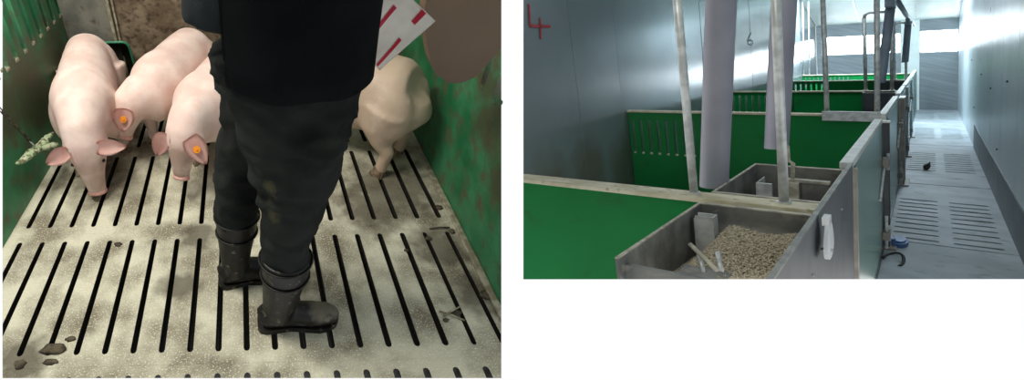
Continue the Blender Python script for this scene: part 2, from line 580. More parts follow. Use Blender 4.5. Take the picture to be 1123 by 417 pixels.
# ------------------------------------------------------------------ pigs
def pig(label, loc, heading, s, head, wide=1.1, lx=1.0, rear=.95, ears=None, tagged=None, legs=None, skin='skin', tail=True, z_lift=0):
    """local frame: x forward, y left, z up"""
    h = Vector((heading[0], heading[1], 0)).normalized()
    l = Vector((-h.y, h.x, 0))
    base = Vector((loc[0], loc[1], 0))

    def W(x, y, z):
        return base + s * (x * lx * h + y * l + z * Vector((0, 0, 1)))
    root = thing('pig', label, 'pig', base)
    body = bmesh.new()
    trunk = [(-.475, 0, .40, .035, .04), (-.465, 0, .385, .085, .10), (-.43, 0, .375, .13, .145), (-.36, 0, .37, .150, .172), (-.25, 0, .365, .150, .182), (-.08, 0, .35, .158, .19),
             (.06, 0, .348, .150, .186), (.17, 0, .355, .160, .186), (.25, 0, .362, .158, .175), (.315, 0, .368, .134, .155)]
    trunk = [(x, y, z, a * wide * (rear if x < -.2 else (1 + rear) / 2 if x < 0 else 1), c) for x, y, z, a, c in trunk] + list(head)

    def W5(st):
        return [tuple(W(q[0], q[1], q[2])) + (q[3] * s, q[4] * s) for q in st]
    loft(W5(trunk), n=28, bm=body, power=2.15)
    # shoulder and ham muscle
    for sd in (-1, 1):
        for c, rr in (((.20, .105 * wide * sd, .30), (.10, .075, .14)), ((-.33, .095 * wide * rear * sd, .33), (.12, .08 * rear, .15))):
            t = bmesh.new()
            ball((0, 0, 0), rr[0] * s, rr[1] * s, rr[2] * s, t)
            t.transform(Matrix((( h.x, l.x, 0, 0), (h.y, l.y, 0, 0), (0, 0, 1, 0), (0, 0, 0, 1))))
            t.transform(Matrix.Translation(W(*c)))
            me = bpy.data.meshes.new('t')
            t.to_mesh(me)
            t.free()
            body.from_mesh(me)
            bpy.data.meshes.remove(me)
    hq = Vector(head[-5][:3])
    for sd in (-1, 1):
        ball(W(hq.x - .005, hq.y + sd * head[-5][3] * .55, hq.z - .01), .055 * s, .055 * s, .06 * s, body)
        b2 = Vector(head[-4][:3])
        ball(W(b2.x + .012, b2.y + sd * head[-4][3] * .55, b2.z + head[-4][4] * .55), .026 * s, .026 * s, .026 * s, body)
    L = legs or {}
    feet = []
    for sd, nm in ((1, 'l'), (-1, 'r')):
        dx, dy = L.get('f' + nm, (0, 0))
        loft(W5([(.20, .10 * sd, .32, .07, .085), (.205 + dx * .3, .10 * sd, .22, .052, .06), (.215 + dx * .6, .098 * sd + dy * .5, .14, .036, .042), (.205 + dx * .9, .098 * sd + dy, .08, .029, .032), (.21 + dx, .098 * sd + dy, .028, .031, .034)]), up=tuple(h), n=14, bm=body)
        feet.append((.212 + dx, .098 * sd + dy))
        dx, dy = L.get('h' + nm, (0, 0))
        loft(W5([(-.33, .105 * sd, .36, .085, .12), (-.30 + dx * .3, .11 * sd, .25, .062, .085), (-.335 + dx * .5, .108 * sd + dy * .5, .175, .04, .05), (-.375 + dx * .8, .105 * sd + dy * .8, .13, .03, .036), (-.36 + dx, .105 * sd + dy, .075, .028, .03), (-.352 + dx, .105 * sd + dy, .028, .031, .033)]), up=tuple(h), n=14, bm=body)
        feet.append((-.35 + dx, .105 * sd + dy))
    me = bake('body', body, .0105, 9)
    obj('body', me, MT[skin], root, smooth=True)
    for fx, fy in feet:
        bm = bmesh.new()
        for sd in (-1, 1):
            loft(W5([(fx, fy + .017 * sd, .040, .015, .026), (fx + .008, fy + .018 * sd, .018, .0175, .034), (fx + .012, fy + .019 * sd, .0, .018, .038)]), up=tuple(h), n=10, bm=bm)
        obj('hoof', bm, MT['hoof'], root)
    # head frame
    p1, p0 = Vector(head[-1][:3]), Vector(head[-4][:3])
    P1, P0 = W(*p1), W(*p0)
    d = (P1 - P0).normalized()
    side = Vector((0, 0, 1)).cross(d)
    side = side.normalized() if side.length > .05 else l.copy()
    up = d.cross(side).normalized()
    rs = head[-1][3] * s
    # snout disc with nostrils
    bm = bmesh.new()
    loft([tuple(P1 - d * .012) + (rs * .98, rs * .86), tuple(P1 + d * .004) + (rs * 1.08, rs * .95), tuple(P1 + d * .012) + (rs * 1.02, rs * .9), tuple(P1 + d * .015) + (rs * .7, rs * .6)], up=tuple(up), n=18, bm=bm)
    sn = obj('snout', bm, MT['snout'], root, smooth=True)
    for sd in (-1, 1):
        c = P1 + d * .0135 + side * sd * rs * .42
        bm = bmesh.new()
        ball(c, .006 * s, .006 * s, .007 * s, bm, 10)
        obj('nostril', bm, MT['dark'], sn)
    # mouth line under the snout, eyes
    he = Vector(head[-4][:3])
    He = W(*he)
    for sd in (-1, 1):
        c = He + side * sd * head[-4][3] * s * .86 + up * head[-4][4] * s * .50
        bm = ball(c, .009 * s, .009 * s, .009 * s, seg=10)
        obj('eye', bm, MT['eye'], root, smooth=True)
    # ears
    for sd in (-1, 1):
        e = ears[0 if sd < 0 else 1]
        hs = head[-5]
        b0 = W(*hs[:3]) + side * sd * hs[3] * s * .72 + up * hs[4] * s * .70
        tip = b0 + (side * sd * e[0] + d * e[1] + Vector((0, 0, 1)) * e[2]) * s
        b0 = b0 - (tip - b0).normalized() * .012
        wid = e[3] * s
        axis = (tip - b0)
        ln = axis.length
        axis.normalize()
        nrm = Vector(e[4])
        wv = axis.cross(nrm).normalized()
        nrm = wv.cross(axis).normalized()
        bm = bmesh.new()
        NI, NJ = 9, 7
        grid = []
        for i in range(NI + 1):
            t = i / NI
            prof = (math.sin(math.pi * min(1, (t * .82 + .18))) ** .75) * (1 - .25 * t) if t < 1 else 0
            if i == NI:
                prof = .06
            rowv = []
            for j in range(NJ):
                q = (j / (NJ - 1)) * 2 - 1
                cup = (q * q) * .28 * wid * (1 - .3 * t)
                droop = -ln * .20 * t * t
                rowv.append(bm.verts.new(b0 + axis * ln * t + wv * q * wid * .5 * prof + nrm * (cup + droop)))
            grid.append(rowv)
        for i in range(NI):
            for j in range(NJ - 1):
                bm.faces.new((grid[i][j], grid[i][j + 1], grid[i + 1][j + 1], grid[i + 1][j]))
        bmesh.ops.solidify(bm, geom=bm.faces[:], thickness=.006)
        bmesh.ops.smooth_vert(bm, verts=bm.verts[:], factor=.3, use_axis_x=True, use_axis_y=True, use_axis_z=True)
        eo = obj('ear', bm, MT['ear'], root, smooth=True)
        if tagged == sd:
            c = b0 + axis * ln * .45 + nrm * (.0075)
            q = Matrix.Translation(c) @ nrm.to_track_quat('Z', 'Y').to_matrix().to_4x4()
            bm = bmesh.new()
            bmesh.ops.create_cone(bm, cap_ends=True, segments=18, radius1=.017, radius2=.016, depth=.006, matrix=q)
            bmesh.ops.create_cone(bm, cap_ends=True, segments=12, radius1=.006, radius2=.004, depth=.006, matrix=q @ Matrix.Translation((0, 0, .005)))
            obj('ear_tag', bm, MT['tag'], eo, label='small round orange ear tag')
    if tail:
        pts = []
        for i in range(15):
            t = i / 14
            pts.append(W(-.47 - .05 * t - .012 * math.sin(t * 9), .028 * math.sin(t * 8), .41 - .12 * t + .02 * math.cos(t * 9)))
        obj('tail', tube(pts, [.011 * s * (1 - .6 * i / 14) for i in range(15)], 8), MT['skin'], root, smooth=True)
    return root


HEAD_DOWN = [(.375, 0, .37, .110, .132), (.43, 0, .335, .098, .112), (.47, 0, .275, .092, .100), (.498, 0, .21, .078, .082), (.517, 0, .145, .056, .058), (.53, 0, .085, .045, .045), (.535, 0, .05, .042, .038)]
pig('large pale pink pig at the far left beside the green wall, head down',
    (-.912, 2.19), (.19, -.9), 1.03, HEAD_DOWN, wide=.95, rear=.91, lx=.84, skin='skin_a',
    ears=[(.115, .0, -.045, .085, (.3, -.75, .55)), (.115, .0, -.01, .085, (.3, -.75, .55))],
    legs={'fl': (-.16, .02), 'fr': (.03, 0)})
HEAD_P3 = [(.375, 0, .378, .110, .132), (.43, 0, .37, .098, .114), (.49, 0, .335, .090, .100), (.53, 0, .275, .072, .080), (.565, 0, .215, .052, .056), (.585, 0, .175, .044, .044), (.595, 0, .15, .040, .037)]
pig('pig nearest the black boots, facing the viewer with an orange tag in its ear',
    (-.228, 2.15), (-.34, -.92), .96, HEAD_P3, wide=1.05, lx=.82, skin='skin_c', tagged=1,
    ears=[(.055, .085, -.035, .10, (.0, -.83, .50)), (.085, .065, -.045, .12, (.3, -.83, .50))])
HEAD_P2 = [(.36, .0, .36, .125, .14), (.42, .03, .335, .108, .116), (.465, .05, .29, .094, .098), (.495, .065, .235, .076, .078), (.52, .075, .17, .056, .058), (.535, .08, .125, .045, .045), (.54, .082, .10, .041, .038)]
HEAD_P2L = [(a, -b * 1.2, c + .09 * (a - .36) / .18, d, e) for a, b, c, d, e in HEAD_P2]
pig('pig at the back between two others, orange tag in its ear',
    (-.485, 2.345), (-.34, -.92), 1.0, HEAD_P2L, wide=.98, lx=.72, tagged=1,
    ears=[(.06, .05, .0, .09, (.2, -.8, .55)), (.01, .13, .02, .12, (.25, -.8, .55))])
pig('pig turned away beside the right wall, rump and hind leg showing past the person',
    (.425, 2.14), (-.80, .60), 1.07, HEAD_P2, wide=1.08, lx=.8, skin='skin_d_shaded',
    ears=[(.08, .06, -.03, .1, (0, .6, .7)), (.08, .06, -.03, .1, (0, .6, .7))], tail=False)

# ------------------------------------------------------------------ person
per = thing('person', 'person in a black jacket, black trousers and rubber boots standing amid the pigs', 'person', (.05, 1.08, 0))
UY = (0, 1, 0)
bm = bmesh.new()     # body (mostly under the clothes)
loft([(.05, 1.08, .86, .12, .13), (.05, 1.08, 1.0, .12, .14), (.04, 1.08, 1.2, .11, .15), (.02, 1.085, 1.38, .10, .16), (.01, 1.09, 1.46, .07, .09), (.02, 1.09, 1.52, .055, .055), (.03, 1.09, 1.57, .05, .05)], up=UY, bm=bm)
loft([(.03, 1.09, 1.53, .05, .05), (.045, 1.09, 1.57, .078, .062), (.045, 1.09, 1.63, .095, .074), (.04, 1.09, 1.69, .098, .077), (.035, 1.09, 1.74, .08, .065), (.03, 1.09, 1.765, .035, .03)], up=UY, bm=bm)
ball((.145, 1.09, 1.635), .016, .012, .022, bm)       # nose
ball((.05, 1.012, 1.645), .018, .010, .03, bm)        # ears
ball((.05, 1.168, 1.645), .018, .010, .03, bm)
for st in ([(.042, .985, .12, .034, .034), (.058, .985, .35, .045, .045), (.065, .99, .5, .05, .05), (.075, 1.01, .7, .06, .06), (.06, 1.05, .9, .08, .08)],
           [(-.118, 1.19, .12, .032, .034), (-.103, 1.19, .35, .045, .045), (-.09, 1.185, .5, .05, .05), (-.04, 1.165, .7, .06, .06), (.03, 1.13, .9, .08, .08)]):
    loft(st, up=UY, bm=bm, n=16)


def arm(bm, sh, el, wr, k=1.0):
    sh, el, wr = Vector(sh), Vector(el), Vector(wr)
    for a, b, r0, r1 in ((sh, el, .047 * k, .038 * k), (el, wr, .038 * k, .027 * k)):
        tube([a + (b - a) * t for t in (0, .25, .5, .75, 1)], [r0 + (r1 - r0) * t for t in (0, .25, .5, .75, 1)], 14, bm)


ARMS = [((.02, .91, 1.42), (.09, .89, 1.29), (.265, 1.06, 1.235)), ((.02, 1.27, 1.42), (.12, 1.31, 1.24), (.32, 1.27, 1.18))]
for a in ARMS:
    arm(bm, *a)


def hand(bm, wrist, fwd, palm_n, curl=.6):
    """palm and five fingers; fwd along the palm, palm_n out of the palm"""
    wv, f, nn = Vector(wrist), Vector(fwd).normalized(), Vector(palm_n).normalized()
    sd = f.cross(nn).normalized()
    t = bmesh.new()
    loft([tuple(wv) + (.026, .018), tuple(wv + f * .03) + (.034, .016), tuple(wv + f * .07) + (.040, .014), tuple(wv + f * .088) + (.036, .011)], up=tuple(nn), n=12, bm=bm)
    for k, (o, ln) in enumerate(((-.030, .066), (-.010, .076), (.010, .071), (.029, .056))):
        p = wv + f * .082 + sd * o
        pts, dirv = [p], f.copy()
        for j, c in enumerate((.25, .6, .5)):
            dirv = (Matrix.Rotation(-c * curl, 3, sd) @ dirv) if True else dirv
            p = p + dirv * ln * (.45, .32, .25)[j]
            pts.append(p)
        tube(pts, [.0088, .0085, .0078, .0062], 10, bm)
    p = wv + f * .022 - sd * .026
    d = (f * .55 - sd * .75 + nn * .3).normalized()
    d2 = (f * .85 - sd * .25 + nn * .35).normalized()
    tube([p, p + d * .035, p + d * .035 + d2 * .03, p + d * .035 + d2 * .052], [.0115, .0105, .0095, .007], 10, bm)


hand(bm, ARMS[0][2], (.45, .45, -.55), (-.1, .5, -.3))
hand(bm, ARMS[1][2], (.6, -.45, -.12), (0, -.5, -.6))
me = bake('body', bm, .0065, 3)
body = obj('body', me, MT['human'], per, smooth=True)
for sd in (-1, 1):
    obj('eye', ball((.128, 1.09 + .03 * sd, 1.655), .011, .011, .009, seg=10), MT['eye'], body, smooth=True)
obj('mouth', box(.118, .132, 1.068, 1.112, 1.588, 1.595, bevel=.002), MT['snout'], body)
bm = bmesh.new()
loft([(.0, 1.09, 1.585, .07, .072), (.005, 1.09, 1.63, .082, .084), (.015, 1.09, 1.69, .096, .086), (.022, 1.09, 1.745, .088, .076), (.024, 1.09, 1.782, .04, .036)], up=UY, bm=bm)
obj('hair', bake('hair', bm, .009, 3, .01, .03), MT['hair'], per, smooth=True)
# trousers
bm = bmesh.new()
loft([(.06, .99, .33, .072, .075), (.06, .99, .40, .076, .08), (.064, .99, .47, .08, .084), (.076, .995, .56, .094, .092), (.082, 1.01, .66, .122, .10), (.082, 1.03, .77, .146, .11), (.078, 1.05, .88, .16, .115)], up=UY, bm=bm)
loft([(-.10, 1.19, .33, .07, .072), (-.10, 1.19, .40, .076, .08), (-.09, 1.19, .5, .082, .09), (-.065, 1.18, .6, .09, .1), (-.008, 1.16, .75, .118, .115), (.04, 1.13, .88, .155, .12)], up=UY, bm=bm)
loft([(.06, 1.08, .76, .12, .13), (.078, 1.09, .86, .182, .16), (.074, 1.09, .96, .198, .155), (.045, 1.09, 1.06, .19, .15)], up=UY, bm=bm)
obj('trousers', bake('trousers', bm, .0095, 5, .011, .105), MT['trouser'], per, smooth=True)
# jacket
bm = bmesh.new()
loft([(.092, 1.085, .965, .172, .16), (.092, 1.085, 1.0, .174, .162), (.088, 1.085, 1.06, .174, .164), (.08, 1.085, 1.15, .168, .166)], up=UY, bm=bm, power=2.5)
loft([(.012, 1.085, 1.065, .195, .09), (.016, 1.085, 1.10, .2, .098), (.02, 1.085, 1.18, .195, .105), (.02, 1.085, 1.30, .165, .18), (.015, 1.09, 1.40, .135, .215), (.01, 1.09, 1.455, .095, .16), (.015, 1.09, 1.50, .066, .07)], up=UY, bm=bm, power=2.3)
for a in ARMS:
    arm(bm, a[0], a[1], Vector(a[1]).lerp(Vector(a[2]), .9), 1.75)
jk = obj('jacket', bake('jacket', bm, .0095, 3, .004, .11), MT['jacket'], per, smooth=True)
bm = bmesh.new()      # overlapping front panel of the jacket
g = []
for j in range(7):
    z = .957 + .055 * j
    row = []
    for i in range(25):
        a = math.radians(209 + (341 - 209) * i / 24)
        rr_ = 1 + .010 * math.sin(i * .9 + j * .7)
        row.append(bm.verts.new((.086 + .196 * rr_ * math.cos(a), 1.085 + .192 * rr_ * math.sin(a), z + .004 * math.sin(i * .6))))
    g.append(row)
for j in range(6):
    for i in range(24):
        bm.faces.new((g[j][i], g[j][i + 1], g[j + 1][i + 1], g[j + 1][i]))
bmesh.ops.solidify(bm, geom=bm.faces[:], thickness=.005)
obj('front_panel', bm, MT['panel'], jk, smooth=True)


def boot(st_shaft, heel, toe):
    bm = bmesh.new()
    loft(st_shaft, up=UY, bm=bm, n=20)
    h, t = Vector(heel), Vector(toe)
    d = (t - h)
    f = lambda k, z: h + d * k + Vector((0, 0, z))
    loft([tuple(f(.02, .05)) + (.028, .04), tuple(f(.08, .055)) + (.040, .052), tuple(f(.25, .062)) + (.042, .062), tuple(f(.45, .058)) + (.042, .055), tuple(f(.65, .048)) + (.048, .044), tuple(f(.85, .042)) + (.046, .036), tuple(f(.96, .036)) + (.034, .028), tuple(f(1, .034)) + (.015, .016)], n=18, bm=bm)
    b = obj('boot', bake('boot', bm, .0075, 3), MT['boot'], per, smooth=True)
    d2 = d.normalized()
    s2 = Vector((-d2.y, d2.x, 0))
    prof = [(.0, .018), (.03, .034), (.1, .040), (.3, .036), (.42, .034), (.6, .044), (.75, .050), (.88, .044), (.96, .028), (1.0, .008)]
    L = d.length
    loop = [h + d2 * (L * 1.01 * a - .003) + s2 * (w_ + .004) for a, w_ in prof] + [h + d2 * (L * 1.01 * a - .003) - s2 * (w_ + .004) for a, w_ in reversed(prof)]
    bm = holes_plate([(p.x, p.y) for p in loop], [], lambda x, y: Vector((x, y, .024)), lambda x, y: Vector((x, y, .0005)))
    obj('sole', bm, MT['boot'], b)
    for zz, (sx, sy, sz, ra, rb) in ((0, st_shaft[0]), (1, st_shaft[1])):
        pts = [(sx + (ra + .002) * math.cos(a), sy + (rb + .002) * math.sin(a), sz - .012) for a in [2 * math.pi * k / 24 for k in range(24)]]
        obj('band', tube(pts, .004, 6, closed=True), MT['boot'], b, smooth=True)


boot([(.062, .985, .375, .083, .083), (.06, .985, .30, .078, .078), (.05, .985, .2, .066, .068), (.04, .985, .12, .058, .06), (.04, .985, .06, .05, .05)], (-.035, .985, 0), (.258, 1.0, 0))
boot([(-.10, 1.19, .375, .078, .078), (-.105, 1.19, .30, .073, .073), (-.115, 1.19, .2, .062, .064), (-.12, 1.19, .12, .055, .058), (-.12, 1.19, .06, .048, .048)], (-.19, 1.185, 0), (.085, 1.235, 0))

# sheet with red lines held in the hand
bm = bmesh.new()
q00, q10, q11, q01 = Vector((.245, 1.15, .985)), Vector((.318, 1.14, .920)), Vector((.445, 1.16, 1.04)), Vector((.385, 1.2, 1.15))
q05 = Vector((.325, 1.17, 1.15))


def sheet(a, b):
    p = q00.lerp(q10, a).lerp(q05.lerp(q11, a), b)
    return p + Vector((0, -.5, .3)) * (.012 * math.sin(a * 4 + b * 3) + .012 * noise.noise(Vector((a * 3, b * 3, 0))))


def sheet_patch(a0, a1, b0, b1, n, off, skew=0):
    bm = bmesh.new()
    g = [[bm.verts.new(sheet(a0 + (a1 - a0) * i / n + skew * j / n, b0 + (b1 - b0) * j / n) + Vector((0, -.8, .5)) * off) for j in range(n + 1)] for i in range(n + 1)]
    for i in range(n):
        for j in range(n):
            bm.faces.new((g[i][j], g[i + 1][j], g[i + 1][j + 1], g[i][j + 1]))
    bmesh.ops.solidify(bm, geom=bm.faces[:], thickness=.0012)
    return bm


ps = tag(obj('paper_sheet', sheet_patch(0, 1, 0, 1, 14, 0), MT['paper'], smooth=True), 'crumpled white sheet with red stripes held in front of the black jacket', 'sheet')
obj('red_line', sheet_patch(.16, .24, .02, .75, 8, .0022, .1), MT['redline'], ps)
obj('red_line', sheet_patch(.80, .88, .02, .52, 8, .0022, -.05), MT['redline'], ps)
obj('red_line', sheet_patch(.70, .80, .78, .98, 5, .0022, 0), MT['redline'], ps)

# brown rounded panel at the top right
loop = [(.52, 1.20), (.518, .98), (.535, .90), (.575, .80), (.61, .745), (.655, .717), (.70, .715), (.74, .735), (.775, .785), (.80, .84), (.84, .89), (.85, 1.20)]
bm = holes_plate(loop, [], lambda x, z: Vector((x, 1.46, z)), lambda x, z: Vector((x, 1.52, z)))
bmesh.ops.bevel(bm, geom=[e for e in bm.edges if abs((e.verts[0].co - e.verts[1].co).y) < 1e-4 and len(e.link_faces) == 2 and e.calc_face_angle(0) > .6], offset=.012, segments=3, affect='EDGES')
cut(bm, 'A_right')
tag(obj('brown_panel', bm, MT['brown']), 'plain brown panel with a rounded lower end in front of the right green wall', 'panel')

# drinker bowl on the back wall
dk = thing('drinker_bowl', 'dark square drinker bowl with a green rim on the back wall', 'drinker', (-.89, 2.66, .15))
c0, hw, hh = Vector((-.862, 2.655, .31)), .085, .14


def rr(k, hw, hh, rad=.035):
    pts = []
    for cx, cz, a0 in ((hw - rad, hh - rad, 0), (-(hw - rad), hh - rad, 90), (-(hw - rad), -(hh - rad), 180), (hw - rad, -(hh - rad), 270)):
        for j in range(6):
            a = math.radians(a0 + 18 * j)
            pts.append((cx + rad * math.cos(a), cz + rad * math.sin(a)))
    return [Vector((c0.x + x, c0.y + k - z * .25, c0.z + z)) for x, z in pts]


bm = bmesh.new()
prev = None
for k, sx in ((-.0, 1.0), (.0, .93), (.045, .86), (.06, .5)):
    ring = [bm.verts.new(p) for p in rr(k, hw * sx, hh * sx)]
    if prev:
        for i in range(len(ring)):
            bm.faces.new((prev[i], prev[(i + 1) % len(ring)], ring[(i + 1) % len(ring)], ring[i]))
    prev = ring
bm.faces.new(prev)
bmesh.ops.solidify(bm, geom=bm.faces[:], thickness=.004)
obj('bowl', bm, MT['drinker_in'], dk, smooth=True)
obj('rim', tube(rr(-.004, hw, hh), .0075, 8, closed=True), MT['drinker_rim'], dk, smooth=True)
obj('wall_bracket', box(-.92, -.85, 2.69, 2.719, .2, .4, bevel=.004), MT['drinker_in'], dk)

# chain and chew toy on the left wall
ch = thing('chew_toy', 'chewed pale green plastic toy hanging on a dark chain by the left wall', 'toy', (-1.1, 1.83, .2))
a, b = Vector((-1.135, 1.70, .62)), Vector((-1.085, 1.80, .305))
n = 15
for i in range(n):
    t = (i + .5) / n
    c = a.lerp(b, t)
    d = (b - a).normalized()
    sv = d.cross(Vector((1, 0, 0))).normalized() if i % 2 else d.cross(Vector((0, 1, 0))).normalized()
    pts = [c + d * .0135 * math.cos(k * math.pi / 6) + sv * .0075 * math.sin(k * math.pi / 6) for k in range(12)]
    obj('chain_link', tube(pts, .0026 if i < n - 2 else .0032, 6, closed=True), MT['chain'], ch, smooth=True)
obj('hook', tube([b, b + Vector((.005, .01, -.03)), b + Vector((.004, .022, -.055))], .004, 8), MT['galv'], ch, smooth=True)
cc = b + Vector((.004, .024, -.06))
bar = []
dv = Vector((.02, .21, .115)).normalized() if False else Vector((0.0, .86, -.18)).normalized()
st = []
for i in range(11):
    t = i / 10 * 2 - 1
    p = cc + dv * .20 * t + Vector((0, 0, .012 * t * t - .004 * math.sin(t * 7)))
    r = .006 + .016 * (1 - abs(t) ** 2.5)
    st.append(tuple(p) + (r * 1.15, r * .7))
bm = loft(st, n=12)
obj('chew_bar', bake('bar', bm, .005, 2, .006, .02), MT['toy'], ch, smooth=True)
bm = loft([tuple(cc) + (.016, .012), tuple(cc + Vector((.03, .03, -.012))) + (.018, .014), tuple(cc + Vector((.055, .06, -.02))) + (.019, .015), tuple(cc + Vector((.068, .075, -.025))) + (.010, .008)], n=12)
obj('chew_arm', bm, MT['toy'], ch, smooth=True)

# dung clumps and straw bits on the slats
CL = [(-.86, .852, .026, 'dung clump in the nearest left corner of the slatted floor'), (-.76, .905, .032, 'oblong dung clump at the end of a slot, near left'),
      (-.715, .945, .016, 'small dung crumb just right of the oblong clump, near left'), (-.755, .858, .018, 'dung clump below the oblong one at the near left floor edge'),
      (-.651, 1.415, .020, 'dung clump between two slot rows on the left half of the floor'), (.70, 1.012, .022, 'dung clump by the straw at the right, near the pen wall'),
      (.655, .985, .014, 'dung crumb left of the straw on the right slats'), (.715, 1.40, .018, 'dark clump at the head of a slot on the right'),
      (.842, 1.09, .026, 'dung clump against the foot of the right wall, nearest'), (.823, 1.60, .022, 'dark clump against the foot of the right wall, farther back'),
      (.60, 1.335, .012, 'small dark crumb in the middle of the right slats'), (.83, 1.44, .02, 'brown clump at the right wall foot beside the slot ends')]
for x, y, r, lb in CL:
    bm = bmesh.new()
    bmesh.ops.create_icosphere(bm, subdivisions=2, radius=1)
    r *= .72
    sx = 1.9 if 'oblong' in lb else 1.0 + random.random() * .5
    for v in bm.verts:
        k = 1 + .6 * noise.noise(v.co * 2.6 + Vector((x * 40, y * 40, 0)))
        v.co = Vector((v.co.x * r * sx * k, v.co.y * r * k, max(0.0, v.co.z * .8 + .25) * r * .5 * k))
        v.co += Vector((x, y, .0005))
    tag(obj('dung_clump', bm, MT['dung'], smooth=True), lb, 'dung', 'dung clumps on the slats')
for x, y, a, lb in ((.69, 1.02, .5, 'straw piece lying across a slot at the right, the upper one'), (.68, 1.0, -.5, 'straw piece lying at the right, the lower one'),
                    (.78, 1.46, .05, 'long dark straw by the foot of the right wall')):
    d = Vector((math.cos(a), math.sin(a), 0)) * .045
    tag(obj('straw', tube([Vector((x, y, .006)) - d, Vector((x, y, .010)), Vector((x, y, .006)) + d], .0035, 6), MT['edge' if a != .05 else 'dung'], smooth=True), lb, 'straw', 'straw bits on the slats')

# ================================================================== FEEDING AISLE (right)
UL, UR, UF, VF = -1.81, .39, -.20, 19.95


def rbox(u0, u1, v0, v1, w0, w1, bevel=0, bm=None, cuts=()):
    b = box(u0, u1, v0, v1, w0, w1, R, bevel, bm)
    return cut(b, *cuts) if cuts else b


CU = ('B_left', 'B_front')
# aisle floor with rows of slots in the slabs
fb = thing('floor_aisle', 'pale concrete aisle floor with rows of drain slots', 'floor', R(.1, 10, -1.5), kind='structure')
seams = [3.2, 5.9, 8.7, 12.5, 16.2, VF]
for i in range(5):
    v0, v1 = seams[i] + .012, seams[i + 1] - .012
    holes = []
    if i >= 1:
        g0 = 6.0 + 3.73 * (i - 1)
        for k in range(10):
            for u0, u1 in ((-.180, .050), (.108, .333)):
                vv = g0 + .187 * k
                if vv + .06 < v1 and vv > v0:
                    holes.append(slot2d(u0, u1, vv, vv + .045, 3, 'x'))
    bm = holes_plate([(UF, v0), (UR, v0), (UR, v1), (UF, v1)], holes, lambda u, v: R(u, v, -1.5), lambda u, v: R(u, v, -1.56))
    cut(bm, *CU)
    obj('slab', bm, MT['b_floor'], fb)
obj('sub_floor', rbox(UL, UR, 2.2, VF, -1.64, -1.56, cuts=CU), MT['grey_layer'], fb)
obj('pen_slab', rbox(UL, UF - .002, 2.2, VF, -1.559, -1.5, cuts=CU), MT['grey_layer'], fb)
# long walls
ws = thing('wall_side', 'grey sheet wall along the pens with a red painted 4', 'wall', R(UL, 8, -1.5), kind='structure')
for k in range(19):
    v0, v1 = .95 + k, min(VF, 1.946 + k)
    du = random.uniform(-.003, .003)
    bm = bmesh.new()
    hexa(bm, [R(UL - .03, v0, -1.5), R(UL - .0045 + du, v0, -1.5), R(UL - .0045 - du, v1, -1.5), R(UL - .03, v1, -1.5), R(UL - .03, v0, 3.6), R(UL - .0045 + du, v0, 3.6), R(UL - .0045 - du, v1, 3.6), R(UL - .03, v1, 3.6)])
    cut(bm, *CU)
    if len(bm.verts):
        obj('wall_sheet', bm, MT['b_wall'], ws)
obj('wall_core', rbox(UL - .06, UL - .0305, 1.0, VF, -1.5, 3.6, cuts=CU), MT['grey_layer'], ws)


def stroke(path, r, m, parent):
    bm = bmesh.new()
    for (v0, w0), (v1, w1) in zip(path, path[1:]):
        d = Vector((v1 - v0, w1 - w0)).normalized()
        nx, ny = -d.y * r, d.x * r
        hexa(bm, [R(UL + uu, v + sx * nx, w_ + sx * ny) for uu in (.0006, .0022) for (v, w_, sx) in ((v0, w0, 1), (v0, w0, -1), (v1, w1, -1), (v1, w1, 1))])
    return obj('painted_number', bm, m, parent)


stroke([(4.27, .46), (4.245, .295), (4.58, .30)], .012, MT['red_paint'], ws)
stroke([(4.42, .36), (4.39, .195)], .012, MT['red_paint'], ws)
stroke([(12.0, .40), (11.80, .31), (11.70, .25), (11.74, .205), (11.92, .19), (12.10, .215), (12.08, .255), (11.90, .275), (11.74, .25)], .010, MT['dark_paint'], ws)
wc = thing('wall_aisle', 'pale glossy sheet wall along the right of the aisle', 'wall', R(UR, 10, -1.5), kind='structure')  # pale from the light painted into its sheet colour
for k in range(16):
    v0, v1 = -1.5 + 1.35 * k, min(VF, -.156 + 1.35 * k)
    obj('wall_sheet', rbox(UR, UR + .03, v0, v1, -1.5, 3.6, cuts=CU), MT['b_wall_lit'], wc)
we = thing('wall_end_added', 'grey end wall of the feeding aisle behind the viewpoint', 'wall', R(-.7, -1.6, -1.5), kind='structure')  # out of view, added to keep white light off the nearest panels
obj('wall_sheet', rbox(UL, UR, -1.6, -1.55, -1.5, 3.6, cuts=('B_left',)), MT['b_wall'], we)  # sheet of the added end wall, out of view
obj('grey_layer', rbox(UR - .006, UR, 3.0, 12.4, -1.5, -1.15, cuts=CU), MT['grey_layer'], wc)  # thin darker strip along the wall foot, near part only
for v, w_ in ((11.0, -.35), (9.3, -.45), (7.4, -.3), (8.2, -1.0), (12.6, -.9), (13.6, -.2)):
    bm = bmesh.new()
    bmesh.ops.create_cone(bm, cap_ends=True, segments=10, radius1=.014, radius2=.010, depth=.012, matrix=Matrix.Translation(R(UR - .003, v, w_)) @ EU.to_track_quat('Z', 'Y').to_matrix().to_4x4())
    obj('screw_cap', bm, MT['tray_dark'], wc)
